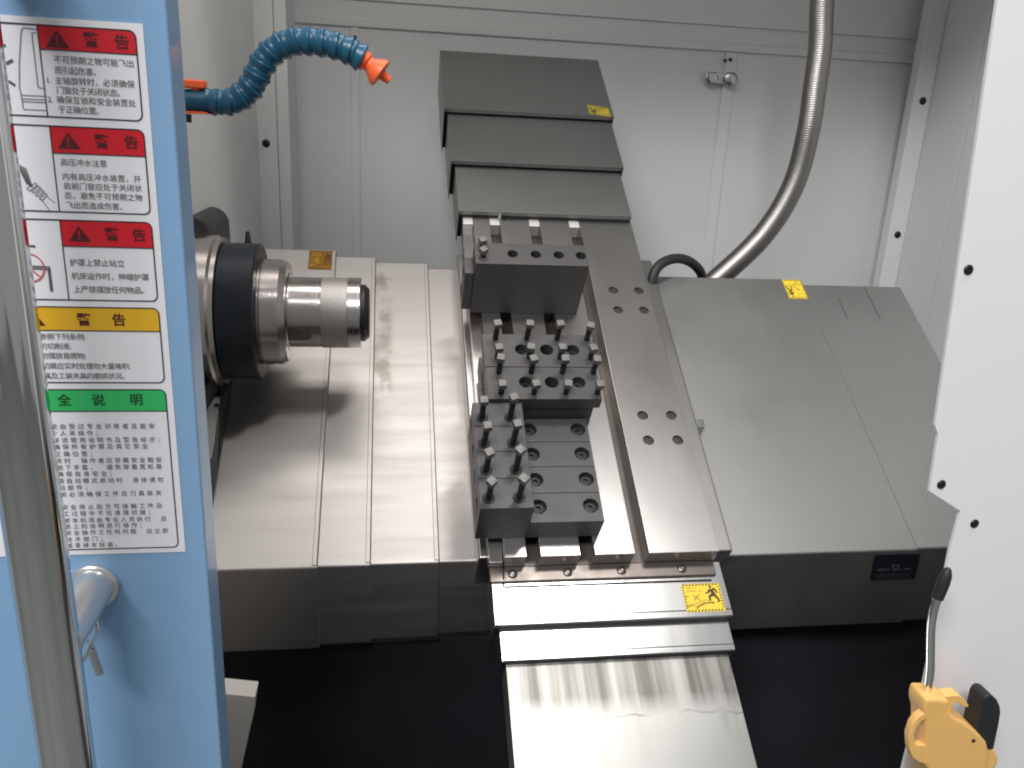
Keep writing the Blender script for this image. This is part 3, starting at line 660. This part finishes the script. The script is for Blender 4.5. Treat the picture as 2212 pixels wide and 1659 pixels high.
notice(-.0119, -.0279, -.0635, 'red', 'redink', -.2026, [('警', -.1737, -.0201), ('告', -.1567, -.0199)],
       [('高压冲水注意', -.1966, .0045, -.0332), ('内有高压冲水装置，开', -.1966, .0046, -.0417), ('启前门窗应处于关闭状', -.1964, .0046, -.0473), ('态，避免不可预期之物', -.1965, .0046, -.0530), ('飞出而造成伤害。', -.1963, .0045, -.0589)], .0040, (-.1927, -.0205))
notice(-.0678, -.0844, -.1192, 'red', 'redink', -.2031, [('警', -.1731, -.0763), ('告', -.1569, -.0764)],
       [('护罩上禁止站立', -.1978, .0047, -.0946), ('机床运作时，伸缩护罩', -.1977, .0047, -.1032), ('上严禁摆放任何物品。', -.1975, .0046, -.1118)], .0043, (-.1924, -.0766))
notice(-.1231, -.1390, -.1748, 'amber', 'redink', -.2616, [('警', -.1954, -.1317), ('告', -.1740, -.1316)],
       [('参照下列条例:', -.2213, .0045, -.1433), ('的切削液;', -.2218, .0045, -.1496), ('勿摆放易燃物;', -.2218, .0044, -.1561), ('切屑应实时处理勿大量堆积;', -.2218, .00445, -.1630), ('具及工装夹具的磨损状况。', -.2218, .0044, -.1698)], .0041, (-.2255, -.1315))
notice(-.1789, -.1945, -.2982, 'green', 'greenink', -.2616, [('安', -.2352, -.1867), ('全', -.2133, -.1867), ('说', -.1920, -.1867), ('明', -.1680, -.1864)],
       [('能由受过专业训练者且能安', -.2219, .00565, -.2053), ('个人来操作；', -.2221, .0056, -.2102), ('详读使用说明书及警告标示；', -.2217, .0056, -.2152), ('确保所有护罩及其它安全', -.2217, .00565, -.2200), ('正确位置；', -.2216, .0056, -.2252), ('床时 操作者应穿戴安全鞋安', -.2214, .00536, -.2302), ('脱下手套， 避免穿着宽松易', -.2215, .00534, -.2352), ('确保自身安全；', -.2217, .0056, -.2400), ('用自动模式启动时 身体请勿', -.2218, .00538, -.2451), ('动部件；', -.2217, .0056, -.2502), ('前必须确保工件及刀具装夹', -.2214, .00565, -.2552), ('；', -.2214, .0056, -.2600), ('安全停止后方可接触工件及', -.2215, .00563, -.2649), ('工过程中不可清理切屑；', -.2213, .0056, -.2699), ('修本机须由专业人员执行 且', -.2212, .00532, -.2751), ('册上的说明进行操作；', -.2214, .0055, -.2797), ('安全操作之任何问题 应立即', -.2213, .00536, -.2846), ('技术部门；', -.2213, .0056, -.2898), ('或拿掉本标语。', -.2214, .0053, -.2945)], .0037)
# line drawings beside the first three notices
ic = MB()
def poly(b, pts, t=.00022): 
    for p, q in zip(pts, pts[1:]): seg2(b, p, q, t, Y2)
poly(ic, [(-.2035, .0412), (-.2105, .0418), (-.2120, .0400), (-.2152, .0222), (-.2168, .0085), (-.2163, .0040), (-.2160, -.0035), (-.2035, -.0035)])
poly(ic, [(-.2040, .0395), (-.2064, .0392), (-.2064, .0092), (-.2036, .0090)])
for z in (.0045, .0025, .0010): poly(ic, [(-.2163, z), (-.2034, z)])
for p, q in (((-.2225, .0215), (-.2185, .0238)), ((-.2225, .0120), (-.2190, .0098)), ((-.2250, .0316), (-.2215, .0316))): seg2(ic, p, q, .0008, Y2)
for k in range(6): poly(ic, [(-.2240+k*.0010, -.0345-k*.0006), (-.2195+k*.0006, -.0470-k*.0004)])
poly(ic, [(-.2199, -.0496), (-.2143, -.0461), (-.2136, -.0476), (-.2186, -.0512), (-.2199, -.0496)])
for k in range(3): poly(ic, [(-.2174+k*.0020, -.0515-k*.0022), (-.2160+k*.0022, -.0524-k*.0020), (-.2118+k*.0016, -.0487-k*.0021), (-.2130+k*.0016, -.0478-k*.0021), (-.2174+k*.0020, -.0515-k*.0022)])
poly(ic, [(-.2120, -.0565), (-.2078, -.0632)]); poly(ic, [(-.2090, -.0540), (-.2046, -.0580)])
seg2(ic, (-.2245, -.0848), (-.2192, -.0850), .0007, Y2)
for k in range(4): poly(ic, [(-.2240, -.0972-k*.0007), (-.2122-k*.0004, -.0976-k*.0007), (-.2122-k*.0004, -.1135)])
ic.build('line_drawing', 'inkgrey', sh, smooth=0)
rg = MB(); c0 = (-.2245, -.0985); n = 28
rg.add([(c0[0]+r*math.cos(2*math.pi*i/n), Y3, c0[1]+r*math.sin(2*math.pi*i/n)) for r in (.0094, .0085) for i in range(n)], [(i, (i+1) % n, n+(i+1) % n, n+i) for i in range(n)])
seg2(rg, (-.2305, -.0925), (-.2182, -.1045), .0005, Y3); rg.build('prohibition_ring', 'pink', sh, smooth=0)
bpy.data.objects.remove(_to)
# handle: long bar on two standoff posts
hp = []
for i in range(60):
    a = 2*math.pi*i/60; g = 1-.07*math.exp(-((math.degrees(a)-262)/7)**2)-.05*math.exp(-((math.degrees(a)-312)/6)**2)  # grooves added to break the bar's reflection into stripes
    hp.append((.0166*g*math.cos(a), .0166*g*math.sin(a)))
MB().prism([(-.2123+x, .480+y) for x, y in hp], 'z', -.72, .40).build('handle_bar', 'chrome', dr, smooth=50)
for z in (-.3270, .0800):
    pm = Matrix.Translation((-.2085, DY-.0002, z)) @ Matrix.Rotation(R(90), 4, 'X')
    MB().lathe([(0, .0168), (.003, .0168), (.0040, .0160), (.0046, .0142), (.0690, .0142)], 40, pm).build('handle_post', 'post', dr)
kc = thing('wire_clip', 'bent bright wire clip hanging under the door handle post', 'clip', (-.205, .53, -.35))
MB().tube(spline([(-.2035, .531, -.342), (-.2020, .528, -.3475), (-.2030, .526, -.352), (-.2120, .524, -.3715), (-.2150, .526, -.3675), (-.2135, .530, -.3600), (-.2060, .532, -.3460), (-.2035, .531, -.342)], 6), .0016, 8).build('wire_ring', 'chrome', kc)
MB().cyl((-.2075, .527, -.3650), (-.2035, .527, -.3855), .0030, 10).build('wire_end', 'chrome', kc, bevel=.0006)
MB().tube(spline([(-.2090, .527, -.358), (-.2062, .5275, -.362), (-.2056, .528, -.3680)], 5), .0014, 8).build('wire_hook', 'chrome', kc)

# ================================================================== FRONT: WHITE PANEL
PY = .62
fp = thing('white_front_panel', 'white enamelled machine front panel at the right with black screws', 'panel', (.8, PY, -1.2))
out = [(.4490, .21), (.4562, .1098), (.4811, -.2353), (.4862, -.2442), (.4898, -.2996), (.5261, -.3206), (.5246, -.3616), (.5300, -.5072), (.5290, -.6147), (.5285, -1.2), (1.5, -1.2), (1.5, .30), (.442, .30)]
MB().prism(out, 'y', PY, PY+.004).build('sheet', 'whitefront', fp, bevel=.0008, smooth=20)
for x, z in ((.4805, -.0955), (.5000, -.2925), (.5434, -.3334)):
    put('screw', ME_DOME, 'screw', fp, (x, PY-.0002, z), (R(90), 0, 0), .72)

# ================================================================== AIR GUN
GY = .59
ag = thing('air_blow_gun', 'amber plastic air blow gun with black lever hanging nozzle-up on the white panel', 'air gun', (.54, GY, -.6))
body = [(.4995, -.4928), (.5157, -.4942), (.5252, -.4971), (.5270, -.5065), (.5342, -.5163), (.5465, -.5227), (.5596, -.5323), (.5680, -.5397), (.5768, -.5488), (.5828, -.5614), (.5853, -.5780), (.5849, -.5918), (.5840, -.62), (.582, -.70), (.540, -.70), (.530, -.62), (.5260, -.5869), (.5182, -.5743), (.5089, -.5682), (.5003, -.5615), (.4950, -.5499), (.4911, -.5345), (.4918, -.5212), (.4955, -.5140), (.5006, -.5094), (.4990, -.502)]
body = body[:17]+[(.5182, -.5743), (.5120, -.5690), (.5098, -.5442), (.5045, -.5180), (.5006, -.5094), (.4990, -.502)]
MB().prism(body, 'y', GY-.013, GY+.013).build('gun_body', 'yellowgun', ag, bevel=.0042, seg=4, smooth=50)
ring = [(.5060, -.5085), (.5006, -.5094), (.4955, -.5140), (.4918, -.5212), (.4906, -.5345), (.4945, -.5499), (.5003, -.5615), (.5089, -.5682), (.5170, -.5700), (.5170, -.5480), (.5100, -.5466), (.5040, -.5462), (.4996, -.5440), (.4970, -.5340), (.4984, -.5250), (.5012, -.5195), (.5080, -.5160)]
MB().prism(ring, 'y', GY-.0125, GY-.0045).build('finger_ring', 'yellowgun', ag, bevel=.002, seg=3, smooth=50)
hk = [(.5252, -.4975), (.5330, -.4966), (.5400, -.4970), (.5477, -.5032), (.5532, -.5098), (.5527, -.5121), (.5464, -.5101), (.5410, -.5055), (.5368, -.5065), (.5352, -.5101), (.5365, -.5190), (.5290, -.5150)]
MB().prism(hk, 'y', GY-.006, GY+.006).build('hanging_hook', 'yellowgun', ag, bevel=.0018, seg=3, smooth=50)
lv = [(.5630, -.5360), (.5623, -.5017), (.5640, -.4968), (.5675, -.4950), (.5725, -.4966), (.5775, -.5010), (.5825, -.5085), (.5852, -.5160), (.5868, -.5300), (.5885, -.5600), (.578, -.56)]
MB().prism(lv, 'y', GY-.011, GY+.009).build('lever', 'rubber', ag, bevel=.003, seg=3, smooth=50)
cp2 = [(.5740, -.5455), (.5830, -.5545), (.5923, -.5638), (.5975, -.5720), (.5991, -.5791), (.5957, -.5897), (.5890, -.5950), (.58, -.60), (.575, -.57)]
MB().prism(cp2, 'y', GY-.0095, GY+.0095).build('rear_cap', 'yellowgun', ag, bevel=.003, seg=3, smooth=50)
put('pin', ME_DOME_S, 'yellowgun', ag, (.5610, GY-.0130, -.5450), (R(90), 0, 0), .6)
tp = spline([(.5107, GY, -.4975), (.5075, GY, -.47), (.5035, GY, -.4500), (.4985, GY, -.4250), (.4962, GY-.001, -.4080), (.4966, GY-.001, -.3950), (.4985, GY-.001, -.3800)], 8)
MB().tube(tp, .0040, 16).build('nozzle_tube', 'chrome', ag, smooth=60)
tdir = (tp[-1]-tp[-4]).normalized()
MB().lathe([(-.012, .0052), (.004, .0058), (.012, .0052), (.018, .0030), (.0195, .0012)], 16, Matrix.Translation(tp[-1]) @ tdir.to_track_quat('Z', 'Y').to_matrix().to_4x4()).build('rubber_tip', 'rubber', ag)
